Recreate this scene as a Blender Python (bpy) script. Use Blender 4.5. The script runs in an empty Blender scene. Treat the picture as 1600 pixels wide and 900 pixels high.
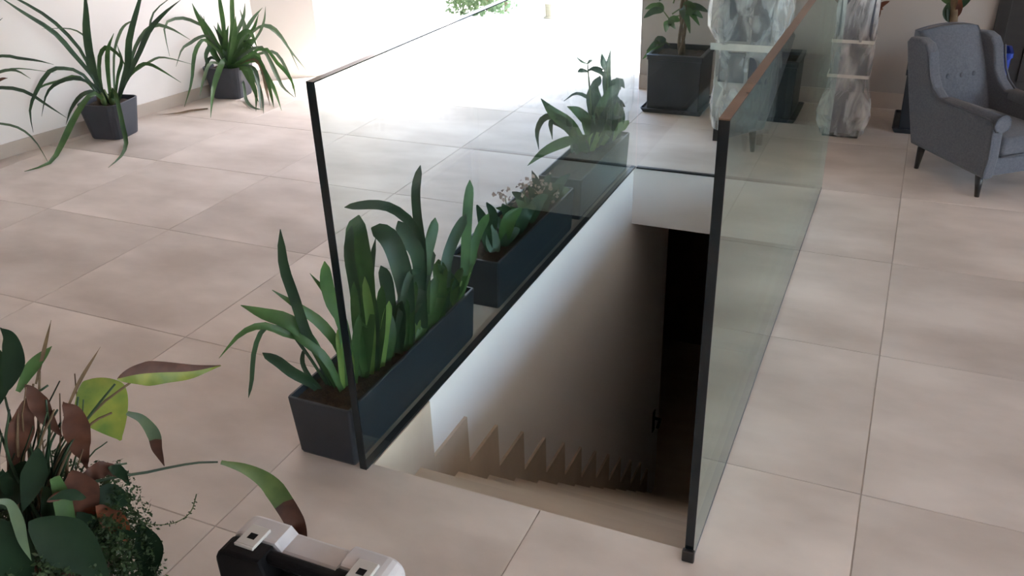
import bpy, bmesh, math, random
from mathutils import Vector, Matrix
random.seed(7)
scn = bpy.context.scene
COL = scn.collection
# ------------------------------------------------------------------ camera
CAM = Vector((0, 0, 1.6))
FPX = 1378.78
ROT = Matrix(((0.91515058, -0.16078067, 0.36966066),
              (0.40187231, 0.43575108, -0.80536926),
              (-0.03159222, 0.88559052, 0.46339115)))
cd = bpy.data.cameras.new('camera')
cam = bpy.data.objects.new('camera', cd)
COL.objects.link(cam)
cam.matrix_world = Matrix.Translation(CAM) @ ROT.to_4x4()
cd.sensor_width = 36
cd.lens = FPX * 36 / 1600
cd.clip_start = 0.02
scn.camera = cam
# ------------------------------------------------------------------ world, sun, exposure
w = bpy.data.worlds.new('sky')
scn.world = w
w.use_nodes = True
nt = w.node_tree
bg = nt.nodes['Background']
sky = nt.nodes.new('ShaderNodeTexSky')
sky.sky_type = 'NISHITA'
sky.sun_disc = False
sky.sun_elevation = math.radians(55.7)
sky.sun_rotation = math.radians(48.5)
sky.dust_density = 3.0
sky.air_density = 1.0
nt.links.new(sky.outputs[0], bg.inputs[0])
bg.inputs[1].default_value = 0.80
SUN_AZ = Vector((-0.749, -0.663, 0))
SUN_EL = math.radians(53.4)
sd = bpy.data.lights.new('sun', 'SUN')
sd.energy = 6.0
sd.color = (1.0, 0.95, 0.88)
sd.angle = math.radians(0.6)
so = bpy.data.objects.new('sun', sd)
COL.objects.link(so)
sdir = Vector((SUN_AZ.x * math.cos(SUN_EL), SUN_AZ.y * math.cos(SUN_EL), -math.sin(SUN_EL)))
so.rotation_euler = sdir.to_track_quat('-Z', 'Y').to_euler()
so.location = (6, 12, 12)
scn.view_settings.view_transform = 'Standard'
scn.view_settings.look = 'None'
scn.view_settings.gamma = 1.0
scn.view_settings.use_curve_mapping = False
scn.view_settings.exposure = 1.33
scn.cycles.transparent_max_bounces = 24
scn.cycles.max_bounces = 12
scn.cycles.diffuse_bounces = 7
scn.cycles.glossy_bounces = 4
scn.cycles.sample_clamp_indirect = 6.0


# ------------------------------------------------------------------ photograph measurement helpers
def ray(px, py):
    v = Vector((px - 800, -(py - 450), -FPX))
    return (ROT @ v).normalized()


def on_z(px, py, z=0.0):
    r = ray(px, py)
    return CAM + r * ((z - CAM.z) / r.z)


# ------------------------------------------------------------------ materials
MATS = {}


def new_mat(name):
    m = bpy.data.materials.new(name)
    m.use_nodes = True
    MATS[name] = m
    return m, m.node_tree, m.node_tree.nodes['Principled BSDF']


def noise_mat(name, c1, c2, scale=8, rough=0.6, stretch=(1, 1, 1), rand=0.0, bump=0.0, bscale=60, spec=0.5, trans=0.0,
              detail=4, sheen=0.0):
    m, t, b = new_mat(name)
    N, L = t.nodes, t.links
    tc = N.new('ShaderNodeTexCoord')
    mp = N.new('ShaderNodeMapping')
    mp.inputs['Scale'].default_value = stretch
    L.new(tc.outputs['Object'], mp.inputs[0])
    nz = N.new('ShaderNodeTexNoise')
    nz.inputs['Scale'].default_value = scale
    nz.inputs['Detail'].default_value = detail
    nz.noise_dimensions = '4D'
    L.new(mp.outputs[0], nz.inputs['Vector'])
    oi = N.new('ShaderNodeObjectInfo')
    mm = N.new('ShaderNodeMath')
    mm.operation = 'MULTIPLY'
    mm.inputs[1].default_value = 37.0
    L.new(oi.outputs['Random'], mm.inputs[0])
    L.new(mm.outputs[0], nz.inputs['W'])
    rp = N.new('ShaderNodeValToRGB')
    rp.color_ramp.elements[0].position = 0.32
    rp.color_ramp.elements[1].position = 0.68
    rp.color_ramp.elements[0].color = (*c1, 1)
    rp.color_ramp.elements[1].color = (*c2, 1)
    L.new(nz.outputs[0], rp.inputs[0])
    out = rp.outputs[0]
    if rand > 0:
        hs = N.new('ShaderNodeHueSaturation')
        mr = N.new('ShaderNodeMapRange')
        mr.inputs['To Min'].default_value = 1 - rand
        mr.inputs['To Max'].default_value = 1 + rand
        L.new(oi.outputs['Random'], mr.inputs['Value'])
        L.new(mr.outputs[0], hs.inputs['Value'])
        L.new(out, hs.inputs['Color'])
        out = hs.outputs[0]
    L.new(out, b.inputs['Base Color'])
    b.inputs['Roughness'].default_value = rough
    b.inputs['Specular IOR Level'].default_value = spec
    if sheen:
        b.inputs['Sheen Weight'].default_value = sheen
    if bump > 0:
        n2 = N.new('ShaderNodeTexNoise')
        n2.inputs['Scale'].default_value = bscale
        n2.inputs['Detail'].default_value = 3
        L.new(tc.outputs['Object'], n2.inputs['Vector'])
        bp = N.new('ShaderNodeBump')
        bp.inputs['Strength'].default_value = bump
        bp.inputs['Distance'].default_value = 0.004
        L.new(n2.outputs[0], bp.inputs['Height'])
        L.new(bp.outputs[0], b.inputs['Normal'])
    if trans > 0:
        tr = N.new('ShaderNodeBsdfTranslucent')
        L.new(out, tr.inputs[0])
        mx = N.new('ShaderNodeMixShader')
        mx.inputs[0].default_value = trans
        L.new(b.outputs[0], mx.inputs[1])
        L.new(tr.outputs[0], mx.inputs[2])
        L.new(mx.outputs[0], N['Material Output'].inputs[0])
    return m


TILE = noise_mat('beige_stone_tile', (0.48, 0.424, 0.378), (0.71, 0.648, 0.594), 2.2, 0.5, (0.9, 1.7, 1), 0.07, 0.04, 30, 0.25, detail=8)
STAIRST = noise_mat('beige_stair_stone', (0.50, 0.415, 0.33), (0.60, 0.51, 0.41), 3, 0.5, (0.6, 2.5, 1), 0.05)
GROUT = noise_mat('grout', (0.42, 0.37, 0.33), (0.48, 0.425, 0.38), 30, 0.9)
WALLP = noise_mat('off_white_wall_paint', (0.83, 0.785, 0.76), (0.86, 0.815, 0.79), 2, 0.85, bump=0.03, bscale=120)
WALLDIM = noise_mat('backlit_wall_shade', (0.40, 0.365, 0.335), (0.43, 0.395, 0.36), 2, 0.85, bump=0.03, bscale=120)  # backlit dimness of the back wall put into its colour
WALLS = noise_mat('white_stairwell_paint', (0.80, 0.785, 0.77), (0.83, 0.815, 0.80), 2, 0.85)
BASEB = noise_mat('stone_baseboard', (0.46, 0.385, 0.33), (0.53, 0.45, 0.39), 5, 0.5)
CONC = noise_mat('pale_terrace_paving', (0.70, 0.68, 0.65), (0.78, 0.76, 0.73), 2, 0.8)
WHITEW = noise_mat('white_render', (0.82, 0.82, 0.80), (0.86, 0.86, 0.84), 3, 0.9)
ANTH = noise_mat('anthracite_plastic', (0.020, 0.024, 0.032), (0.028, 0.033, 0.042), 9, 0.42, bump=0.05, bscale=200)
POTG = noise_mat('grey_plastic_pot', (0.036, 0.041, 0.055), (0.048, 0.053, 0.068), 9, 0.5)
SOIL = noise_mat('dark_soil', (0.018, 0.012, 0.008), (0.06, 0.038, 0.024), 60, 0.95, bump=0.8, bscale=150)
G_DARK = noise_mat('leaf_dark_green', (0.016, 0.042, 0.022), (0.035, 0.078, 0.034), 14, 0.42, rand=0.25, trans=0.22)
G_MID = noise_mat('leaf_mid_green', (0.034, 0.088, 0.028), (0.07, 0.15, 0.042), 12, 0.42, rand=0.25, trans=0.28)
G_LIGHT = noise_mat('leaf_light_green', (0.13, 0.23, 0.055), (0.22, 0.33, 0.09), 12, 0.45, rand=0.2, trans=0.3)
G_GREY = noise_mat('leaf_grey_green', (0.075, 0.12, 0.075), (0.12, 0.18, 0.10), 12, 0.45, rand=0.25, trans=0.25)
G_YEL = noise_mat('leaf_yellow_green', (0.09, 0.17, 0.03), (0.27, 0.31, 0.05), 16, 0.45, trans=0.3)
G_OLIVE = noise_mat('leaf_olive_green', (0.05, 0.09, 0.025), (0.11, 0.16, 0.045), 12, 0.5, trans=0.25)
G_FINE = noise_mat('leaf_fine_green', (0.014, 0.034, 0.014), (0.06, 0.11, 0.04), 45, 0.5, trans=0.2)
G_BLACK = noise_mat('leaf_deep_green', (0.006, 0.018, 0.008), (0.013, 0.032, 0.014), 10, 0.6, rand=0.2, trans=0.1, spec=0.2)
BROWN = noise_mat('leaf_dead_brown', (0.045, 0.018, 0.012), (0.11, 0.042, 0.024), 18, 0.6, rand=0.2, trans=0.15)
RUST = noise_mat('leaf_rust', (0.07, 0.02, 0.009), (0.19, 0.05, 0.014), 14, 0.6, rand=0.1, trans=0.15)
STEMB = noise_mat('stem_brown', (0.09, 0.06, 0.035), (0.16, 0.11, 0.06), 30, 0.8)
STEMG = noise_mat('stem_green', (0.06, 0.10, 0.03), (0.11, 0.17, 0.05), 30, 0.6)
PINK = noise_mat('petal_pink', (0.36, 0.25, 0.22), (0.50, 0.37, 0.33), 30, 0.6, trans=0.3)
FABRIC = noise_mat('grey_upholstery', (0.085, 0.095, 0.115), (0.12, 0.13, 0.152), 120, 0.95, rand=0.03, bump=0.35, bscale=500, spec=0.2, sheen=0.2)
FABRICD = noise_mat('grey_piping', (0.085, 0.092, 0.108), (0.11, 0.12, 0.14), 120, 0.95, spec=0.2)
BLACKW = noise_mat('black_wood', (0.012, 0.011, 0.011), (0.02, 0.018, 0.017), 20, 0.4)
DARKDOOR = noise_mat('dark_door', (0.022, 0.02, 0.02), (0.03, 0.027, 0.026), 4, 0.5, (1, 1, 8))
BLUE = noise_mat('blue_plastic', (0.005, 0.03, 0.28), (0.008, 0.045, 0.36), 6, 0.4)
CASEB = noise_mat('black_case_plastic', (0.005, 0.005, 0.006), (0.008, 0.008, 0.009), 20, 0.55, bump=0.1, bscale=300, spec=0.1)
CASEG = noise_mat('light_grey_case_plastic', (0.52, 0.52, 0.54), (0.58, 0.58, 0.60), 12, 0.45)
LATCH = noise_mat('latch_grey', (0.50, 0.51, 0.49), (0.56, 0.57, 0.55), 12, 0.4)
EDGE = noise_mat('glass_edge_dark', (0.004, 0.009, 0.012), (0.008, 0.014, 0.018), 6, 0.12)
EDGEB = noise_mat('glass_edge_top_reflection', (0.10, 0.055, 0.035), (0.20, 0.13, 0.09), 7, 0.15, (1, 1, 1))  # brown ceiling reflection put into the colour of the top edge
EDGEL = noise_mat('glass_edge_highlight', (0.42, 0.45, 0.44), (0.5, 0.53, 0.52), 6, 0.15)  # bright highlight along the far edge, painted as pale grey
CHAN = noise_mat('grey_channel', (0.10, 0.105, 0.12), (0.14, 0.145, 0.165), 6, 0.35)
CHAND = noise_mat('dark_channel', (0.012, 0.014, 0.016), (0.02, 0.022, 0.025), 6, 0.35)
TAPE = noise_mat('packing_tape', (0.62, 0.60, 0.55), (0.72, 0.70, 0.65), 20, 0.3)
INNER = noise_mat('wrapped_grey_panel', (0.05, 0.056, 0.075), (0.09, 0.098, 0.115), 4, 0.6)
INNERW = noise_mat('wrapped_pale_frame', (0.40, 0.39, 0.37), (0.50, 0.49, 0.47), 4, 0.6)
HEDGE = noise_mat('hedge_leaf', (0.07, 0.13, 0.06), (0.14, 0.22, 0.10), 8, 0.6, rand=0.2, trans=0.35)
BOLL = noise_mat('sandstone', (0.17, 0.145, 0.10), (0.22, 0.19, 0.14), 8, 0.8)
CEILB = noise_mat('brown_timber_ceiling', (0.44, 0.35, 0.29), (0.52, 0.42, 0.35), 3, 0.6, (1, 12, 1))
DARKW = noise_mat('darkened_lower_wall', (0.16, 0.115, 0.09), (0.20, 0.145, 0.115), 2, 0.85)  # lower walls coloured dark so the deep stairwell stays in shade
TERRA = noise_mat('brown_pot', (0.10, 0.05, 0.035), (0.14, 0.07, 0.05), 8, 0.7)


def glass_mat(name, tint, f0=0.035):
    m, t, b = new_mat(name)
    N, L = t.nodes, t.links
    N.remove(b)
    lw = N.new('ShaderNodeLayerWeight')
    lw.inputs[0].default_value = 0.5
    p = N.new('ShaderNodeMath'); p.operation = 'POWER'; p.inputs[1].default_value = 4.5
    L.new(lw.outputs['Facing'], p.inputs[0])
    ma = N.new('ShaderNodeMath'); ma.operation = 'MULTIPLY_ADD'
    ma.inputs[1].default_value = 1 - f0; ma.inputs[2].default_value = f0
    L.new(p.outputs[0], ma.inputs[0])
    tr = N.new('ShaderNodeBsdfTransparent'); tr.inputs[0].default_value = (*tint, 1)
    gl = N.new('ShaderNodeBsdfGlossy'); gl.inputs['Roughness'].default_value = 0.0
    gl.inputs[0].default_value = (0.86, 0.95, 0.90, 1)
    mx = N.new('ShaderNodeMixShader')
    L.new(ma.outputs[0], mx.inputs[0]); L.new(tr.outputs[0], mx.inputs[1]); L.new(gl.outputs[0], mx.inputs[2])
    L.new(mx.outputs[0], N['Material Output'].inputs[0])
    return m


GLASS = glass_mat('green_tinted_glass', (0.935, 0.992, 0.997))
GLASSW = glass_mat('clear_window_glass', (0.97, 0.985, 0.98))


def wrap_mat():
    m, t, b = new_mat('plastic_wrap')
    N, L = t.nodes, t.links
    b.inputs['Base Color'].default_value = (0.88, 0.89, 0.89, 1)
    b.inputs['Roughness'].default_value = 0.22
    tr = N.new('ShaderNodeBsdfTransparent')
    tr.inputs[0].default_value = (0.95, 0.95, 0.95, 1)
    tc = N.new('ShaderNodeTexCoord')
    mp = N.new('ShaderNodeMapping'); mp.inputs['Scale'].default_value = (6, 6, 2.2)
    L.new(tc.outputs['Object'], mp.inputs[0])
    nz = N.new('ShaderNodeTexNoise'); nz.inputs['Scale'].default_value = 2.2; nz.inputs['Detail'].default_value = 3
    nz.inputs['Distortion'].default_value = 1.2
    L.new(mp.outputs[0], nz.inputs['Vector'])
    mr = N.new('ShaderNodeMapRange')
    mr.inputs['From Min'].default_value = 0.35; mr.inputs['From Max'].default_value = 0.68
    mr.inputs['To Min'].default_value = 0.10; mr.inputs['To Max'].default_value = 0.54
    L.new(nz.outputs[0], mr.inputs['Value'])
    mx = N.new('ShaderNodeMixShader')
    L.new(mr.outputs[0], mx.inputs[0]); L.new(tr.outputs[0], mx.inputs[1]); L.new(b.outputs[0], mx.inputs[2])
    L.new(mx.outputs[0], N['Material Output'].inputs[0])
    return m


WRAP = wrap_mat()


# ------------------------------------------------------------------ object helpers
def origin(o):
    v = Vector((0, 0, 0))
    while o:
        v += o.location
        o = o.parent
    return v


def mk(name, verts, faces, mat, parent=None, smooth=False, fmats=None, local=False):
    """one mesh object; verts in world coordinates unless local"""
    me = bpy.data.meshes.new(name)
    off = Vector((0, 0, 0)) if (local or not parent) else origin(parent)
    me.from_pydata([tuple(Vector(v) - off) for v in verts], [], faces)
    mats = mat if isinstance(mat, (list, tuple)) else [mat]
    for m in mats:
        me.materials.append(m)
    if fmats:
        for p, i in zip(me.polygons, fmats):
            p.material_index = i
    if smooth:
        for p in me.polygons:
            p.use_smooth = True
    me.update()
    o = bpy.data.objects.new(name, me)
    COL.objects.link(o)
    if parent:
        o.parent = parent
    return o


def mk_bm(name, bm, mat, parent=None, smooth=False, local=False):
    bm.verts.index_update()
    vs = [v.co.copy() for v in bm.verts]
    fs = [[v.index for v in f.verts] for f in bm.faces]
    bm.free()
    return mk(name, vs, fs, mat, parent, smooth, None, local)


def bbox_bm(x0, x1, y0, y1, z0, z1, bev=0.0, seg=2, bm=None):
    b = bmesh.new()
    bmesh.ops.create_cube(b, size=1)
    for v in b.verts:
        v.co = Vector(((x0 + x1) / 2 + v.co.x * (x1 - x0), (y0 + y1) / 2 + v.co.y * (y1 - y0), (z0 + z1) / 2 + v.co.z * (z1 - z0)))
    if bev > 0:
        bmesh.ops.bevel(b, geom=list(b.edges), offset=bev, segments=seg, affect='EDGES', profile=0.5)
    if bm is None:
        return b
    add_bm(bm, b)
    return bm


def add_bm(dst, src):
    m = {}
    for v in src.verts:
        m[v] = dst.verts.new(v.co)
    for f in src.faces:
        dst.faces.new([m[v] for v in f.verts])
    src.free()


def box(name, x0, x1, y0, y1, z0, z1, mat, parent=None, bev=0.0, seg=2, local=False, smooth=False):
    return mk_bm(name, bbox_bm(x0, x1, y0, y1, z0, z1, bev, seg), mat, parent, smooth, local)


def tag(o, label=None, cat=None, group=None, kind=None):
    if label: o['label'] = label
    if cat: o['category'] = cat
    if group: o['group'] = group
    if kind: o['kind'] = kind
    return o


def thing(name, loc, label, cat, group=None, rz=0.0):
    o = bpy.data.objects.new(name, None)
    COL.objects.link(o)
    o.location = loc
    o.rotation_euler.z = rz
    o.empty_display_size = 0.1
    return tag(o, label, cat, group)


def struct(o):
    o['kind'] = 'structure'
    return o


def prism_bm(poly, a0, a1, axis='x', bev=0.0, seg=2):
    """poly of 2D points extruded along an axis: x->(y,z), y->(x,z), z->(x,y)"""
    def p3(p, a):
        return {'x': (a, p[0], p[1]), 'y': (p[0], a, p[1]), 'z': (p[0], p[1], a)}[axis]
    b = bmesh.new()
    A = [b.verts.new(p3(p, a0)) for p in poly]
    B = [b.verts.new(p3(p, a1)) for p in poly]
    n = len(poly)
    b.faces.new(A)
    b.faces.new(B[::-1])
    for i in range(n):
        b.faces.new((A[i], B[i], B[(i + 1) % n], A[(i + 1) % n]))
    bmesh.ops.recalc_face_normals(b, faces=list(b.faces))
    if bev > 0:
        cap = set()
        for f in b.faces:
            if len(f.verts) == n:
                cap.update(f.edges)
        bmesh.ops.bevel(b, geom=list(cap), offset=bev, segments=seg, affect='EDGES', profile=0.5)
    return b


def tube(name, pts, radii, mat, parent=None, n=7, local=False, closed_ends=True):
    vs, fs = [], []
    pts = [Vector(p) for p in pts]
    if not isinstance(radii, (list, tuple)):
        radii = [radii] * len(pts)
    ref = Vector((0.31, 0.17, 0.93)).normalized()
    for i, p in enumerate(pts):
        t = (pts[min(i + 1, len(pts) - 1)] - pts[max(i - 1, 0)]).normalized()
        s = t.cross(ref)
        if s.length < 0.05:
            s = t.cross(Vector((1, 0, 0)))
        s.normalize()
        u = t.cross(s)
        for k in range(n):
            a = 2 * math.pi * k / n
            vs.append(p + (s * math.cos(a) + u * math.sin(a)) * radii[i])
    for i in range(len(pts) - 1):
        for k in range(n):
            fs.append((i * n + k, i * n + (k + 1) % n, (i + 1) * n + (k + 1) % n, (i + 1) * n + k))
    if closed_ends:
        fs.append(tuple(range(n))[::-1])
        fs.append(tuple((len(pts) - 1) * n + k for k in range(n)))
    return mk(name, vs, fs, mat, parent, True, None, local)


def rrect(cx, cy, wx, wy, r, z, seg=4, rot=0.0):
    out = []
    for (sx, sy, a0) in ((1, 1, 0), (-1, 1, 90), (-1, -1, 180), (1, -1, 270)):
        for k in range(seg + 1):
            a = math.radians(a0 + 90 * k / seg)
            out.append(((wx / 2 - r) * sx + r * math.cos(a), (wy / 2 - r) * sy + r * math.sin(a)))
    c, s = math.cos(rot), math.sin(rot)
    return [Vector((cx + x * c - y * s, cy + x * s + y * c, z)) for x, y in out]


def loft(rings, close0=True, close1=True):
    vs, fs = [], []
    n = len(rings[0])
    for r in rings:
        vs += r
    for i in range(len(rings) - 1):
        for k in range(n):
            fs.append((i * n + k, i * n + (k + 1) % n, (i + 1) * n + (k + 1) % n, (i + 1) * n + k))
    if close0: fs.append(tuple(range(n))[::-1])
    if close1: fs.append(tuple((len(rings) - 1) * n + k for k in range(n)))
    return vs, fs


def pot(parent, cx, cy, z0, h, wb, db, wt, dt, r, wall, soil_drop, mat, rot=0.0, name='pot', lip=0.0):
    R = []
    R.append(rrect(cx, cy, wb, db, r, z0, rot=rot))
    R.append(rrect(cx, cy, wb + 0.006, db + 0.006, r, z0 + 0.008, rot=rot))
    f = 1 - lip / h if lip else 1
    if lip:
        R.append(rrect(cx, cy, wb + (wt - wb) * f, db + (dt - db) * f, r, z0 + h - lip, rot=rot))
        R.append(rrect(cx, cy, wt + 0.012, dt + 0.012, r, z0 + h - lip + 0.003, rot=rot))
        R.append(rrect(cx, cy, wt + 0.014, dt + 0.014, r, z0 + h - 0.003, rot=rot))
    else:
        R.append(rrect(cx, cy, wt, dt, r, z0 + h - 0.003, rot=rot))
    R.append(rrect(cx, cy, wt - 0.004, dt - 0.004, r, z0 + h, rot=rot))
    ri = max(r - wall, 0.002)
    R.append(rrect(cx, cy, wt - 2 * wall, dt - 2 * wall, ri, z0 + h, rot=rot))
    R.append(rrect(cx, cy, wt - 2 * wall - 0.004, dt - 2 * wall - 0.004, ri, z0 + h - soil_drop - 0.02, rot=rot))
    v, f = loft(R)
    o = mk(name, v, f, mat, parent)
    # lumpy soil
    g = 14
    k_ = .93 if r > .04 else 1.0
    wx, wy = (wt - 2 * wall - 0.002) * k_, (dt - 2 * wall - 0.002) * k_
    sv, sf = [], []
    c, s = math.cos(rot), math.sin(rot)
    for i in range(g + 1):
        for j in range(g + 1):
            x, y = (i / g - .5) * wx, (j / g - .5) * wy
            if r > 0.04:   # squircle for rounded pots
                x *= math.sqrt(max(0, 1 - 0.22 * (2 * y / wy) ** 2)); y *= math.sqrt(max(0, 1 - 0.22 * (2 * x / wx) ** 2))
            e = 0 if i in (0, g) or j in (0, g) else random.uniform(-0.006, 0.012)
            sv.append((cx + x * c - y * s, cy + x * s + y * c, z0 + h - soil_drop + e))
    for i in range(g):
        for j in range(g):
            a = i * (g + 1) + j
            sf.append((a, a + g + 1, a + g + 2, a + 1))
    mk('soil', sv, sf, SOIL, parent, True)
    return o


def catmull(pts, n):
    P = [Vector(p) for p in pts]
    P = [P[0] * 2 - P[1]] + P + [P[-1] * 2 - P[-2]]
    m = len(P) - 3
    out = []
    for k in range(n + 1):
        u = k / n * m
        i = min(int(u), m - 1)
        t = u - i
        a, b, c, d = P[i:i + 4]
        out.append(0.5 * ((2 * b) + (c - a) * t + (2 * a - 5 * b + 4 * c - d) * t * t + (3 * b - a - 3 * c + d) * t ** 3))
    return out


PROF = {
    'strap': lambda t: (0.55 + 0.45 * min(1, t / 0.4)) * (1 if t < 0.7 else max(0.06, math.sqrt(max(0, 1 - ((t - 0.7) / 0.3) ** 2)))),
    'lance': lambda t: max(0.05, (0.35 + 0.65 * min(1, t / 0.45)) * (1 if t < 0.5 else 1 - ((t - 0.5) / 0.5) ** 2)),
    'oval': lambda t: max(0.06, math.sin(math.pi * min(1, 0.06 + 0.92 * t ** 0.85)) ** 0.75),
    'olive': lambda t: max(0.2, min(1, .16 + t / .55) * (1 if t < .72 else math.sqrt(max(0.05, 1 - ((t - .72) / .29) ** 2)))),
    'blade': lambda t: max(0.04, min(1, t / .35) ** .6 if t < .35 else 1 - ((t - .35) / .65) ** 1.7),
    'grass': lambda t: max(0.08, (0.55 + 0.45 * min(1, t / 0.5)) * (1 if t < 0.55 else 1 - ((t - 0.55) / 0.45) ** 1.6)),
}


def ribbon(name, pts, width, mat, parent, prof='strap', twist=None, cup=0.16, n=12, split=None, side_mat=None, wavy=0.0, xmax=None):
    """a leaf blade: a curved, cupped strip along pts (world coordinates)"""
    pts = catmull(pts, n)
    if twist is None:
        twist = random.uniform(-0.6, 0.6)
    vs, fs, fm = [], [], []
    for i, p in enumerate(pts):
        t = i / n
        T = (pts[min(i + 1, n)] - pts[max(i - 1, 0)]).normalized()
        V = (CAM - p).normalized()
        S = T.cross(V)
        if S.length < 1e-4: S = Vector((1, 0, 0))
        S.normalize()
        tw = twist * (0.5 + 0.8 * t)
        S = Matrix.Rotation(tw, 3, T) @ S
        Nn = S.cross(T)
        wd = width * PROF[prof](t) / 2
        k = math.sin(t * 23 + twist * 9) * wavy * width
        vs += [p - S * wd + Nn * (cup * wd * 2 + k), p.copy(), p + S * wd + Nn * (cup * wd * 2 - k)]
    for v in vs:
        if xmax is not None: v.x = min(v.x, xmax)
        if v.x < -3.5 and v.y < 5.17: v.x = max(v.x, wall_x(v.y) + .006)
        v.z = max(v.z, .004)
    for i in range(n):
        a = i * 3
        fs += [(a, a + 1, a + 4, a + 3), (a + 1, a + 2, a + 5, a + 4)]
        late = split is not None and (i / n) >= split
        fm += [1 if late or side_mat == 0 else 0, 1 if late or side_mat == 1 else 0]
    return mk(name, vs, fs, mat, parent, True, fm if isinstance(mat, (list, tuple)) and len(mat) > 1 else None)


# ------------------------------------------------------------------ setting: dimensions
XL, XR = -1.226, -0.297          # stairwell opening
Y0, Y1 = 1.65, 4.25
def wall_x(y): return -4.68 + 0.178 * (y - 3.23)


# floor slab: four boxes round the stairwell opening, in one mesh (the grout bed)
bm = bmesh.new()
for (a, b, c, d) in ((-6.4, XL - .012, -3.6, 6.25), (XR + .012, 6.8, -3.6, 6.25), (XL - .012, XR + .012, -3.6, Y0 - .02), (XL - .012, XR + .012, Y1 + .012, 6.25)):
    bbox_bm(a, b, c, d, -0.06, -0.0018, bm=bm)
floor = struct(mk_bm('floor', bm, GROUT))
TX, TY, GAP = 0.768, 0.742, 0.0032
full = None
hx0, hx1, hy0, hy1 = XL - .012, XR + .012, Y0, Y1 + .012
for i in range(-9, 8):
    for j in range(-3, 6):
        x1 = 0.07 - TX * i; x0 = x1 - TX
        y0 = 2.02 + TY * j; y1 = y0 + TY
        a0, a1, b0, b1 = x0 + GAP / 2, x1 - GAP / 2, y0 + GAP / 2, y1 - GAP / 2
        if j == 5: b1 = min(b1, 6.25)
        a1 = min(a1, 6.6)
        if a1 - a0 < .03: continue
        rects = [(a0, a1, b0, b1)]
        if a0 < hx1 and a1 > hx0 and b0 < hy1 and b1 > hy0:
            rects = []
            if a0 < hx0: rects.append((a0, hx0, b0, b1))
            if a1 > hx1: rects.append((hx1, a1, b0, b1))
            m0, m1 = max(a0, hx0), min(a1, hx1)
            if b0 < hy0: rects.append((m0, m1, b0, hy0))
            if b1 > hy1: rects.append((m0, m1, hy1, b1))
        rects = [r for r in rects if r[1] - r[0] > .004 and r[3] - r[2] > .004]
        if not rects: continue
        if len(rects) == 1 and abs(rects[0][1] - rects[0][0] - TX + GAP) < 1e-6 and abs(rects[0][3] - rects[0][2] - TY + GAP) < 1e-6:
            if full is None:
                full = box('tile', -TX / 2 + GAP / 2, TX / 2 - GAP / 2, -TY / 2 + GAP / 2, TY / 2 - GAP / 2, -.0125, 0, TILE, floor, 0.0012, 1, local=True)
                full.location = ((x0 + x1) / 2, (y0 + y1) / 2, 0)
            else:
                o = full.copy(); COL.objects.link(o); o.parent = floor
                o.location = ((x0 + x1) / 2, (y0 + y1) / 2, 0)
        else:
            bm = bmesh.new()
            for r in rects: bbox_bm(*r, -.0125, 0, bm=bm)
            o = mk_bm('tile', bm, TILE, floor)

# walls
LW = [(-5.9, -3.6), (wall_x(5.17), 5.17)]
LW[0] = (wall_x(-3.6), -3.6)
poly = [LW[0], LW[1], (-3.965, 5.40), (-3.965, 6.25), (-6.6, 6.25), (-6.6, -3.6)]
struct(mk_bm('wall_left', prism_bm(poly, 0, 2.9, 'z'), WALLP))
n_l = Vector((LW[1][1] - LW[0][1], -(LW[1][0] - LW[0][0]), 0)).normalized()
bp = [LW[0], LW[1], (LW[1][0] + n_l.x * .012, LW[1][1]), (LW[0][0] + n_l.x * .012, LW[0][1])]
struct(mk_bm('baseboard_left', prism_bm(bp, 0.0005, 0.078, 'z'), BASEB))
JX = -1.64
DX0, DX1 = 0.47, 1.35
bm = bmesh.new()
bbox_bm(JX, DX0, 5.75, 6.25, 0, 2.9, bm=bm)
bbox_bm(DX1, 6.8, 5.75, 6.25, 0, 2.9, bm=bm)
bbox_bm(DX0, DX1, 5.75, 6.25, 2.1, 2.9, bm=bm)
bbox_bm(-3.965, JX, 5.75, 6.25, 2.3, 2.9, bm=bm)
struct(mk_bm('wall_back', bm, WALLDIM))
struct(box('baseboard_back', JX + .001, DX0 - .06, 5.738, 5.75, 0.0005, 0.095, BASEB))
d = struct(box('door_1', DX0, DX1, 5.80, 5.85, 0.004, 2.1, DARKDOOR, bev=.003))
box('door_frame', DX0 - .06, DX0 + .005, 5.72, 5.86, 0.0005, 2.14, BLACKW, d, .003)
box('door_frame', DX1 - .005, DX1 + .06, 5.72, 5.86, 0.0005, 2.14, BLACKW, d, .003)
box('door_panel', DX0 + .12, DX1 - .12, 5.79, 5.80, .2, 1.9, DARKDOOR, d, .003)
tube('door_handle', [(DX1 - .08, 5.79, 1.0), (DX1 - .08, 5.74, 1.0), (DX1 - .18, 5.735, 1.0)], .009, CHAN, d)
XE = 6.6                                     # east side: unseen wall, its long window added for light from the right
struct(box('wall_rear', -6.6, XE + .2, -3.8, -3.6, 0, 2.9, WALLP))
WY0, WY1, WZ0, WZ1 = -3.4, 4.6, 0.1, 2.8
bm = bmesh.new()
bbox_bm(XE, XE + .2, -3.6, WY0, 0, 2.9, bm=bm)
bbox_bm(XE, XE + .2, WY1, 6.25, 0, 2.9, bm=bm)
bbox_bm(XE, XE + .2, WY0, WY1, 0, WZ0, bm=bm)
bbox_bm(XE, XE + .2, WY0, WY1, WZ1, 2.9, bm=bm)
struct(mk_bm('wall_right', bm, WALLP))
win = struct(box('added_window', XE + .05, XE + .15, WY0, WY1, WZ0, WZ0 + .05, CHAN))
box('window_frame', XE + .05, XE + .15, WY0, WY1, WZ1 - .05, WZ1, CHAN, win)
for k in range(6):
    y = WY0 + (WY1 - WY0) * k / 5
    box('mullion', XE + .05, XE + .15, max(WY0, y - .03), min(WY1, y + .03), WZ0 + .05, WZ1 - .05, CHAN, win)
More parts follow.
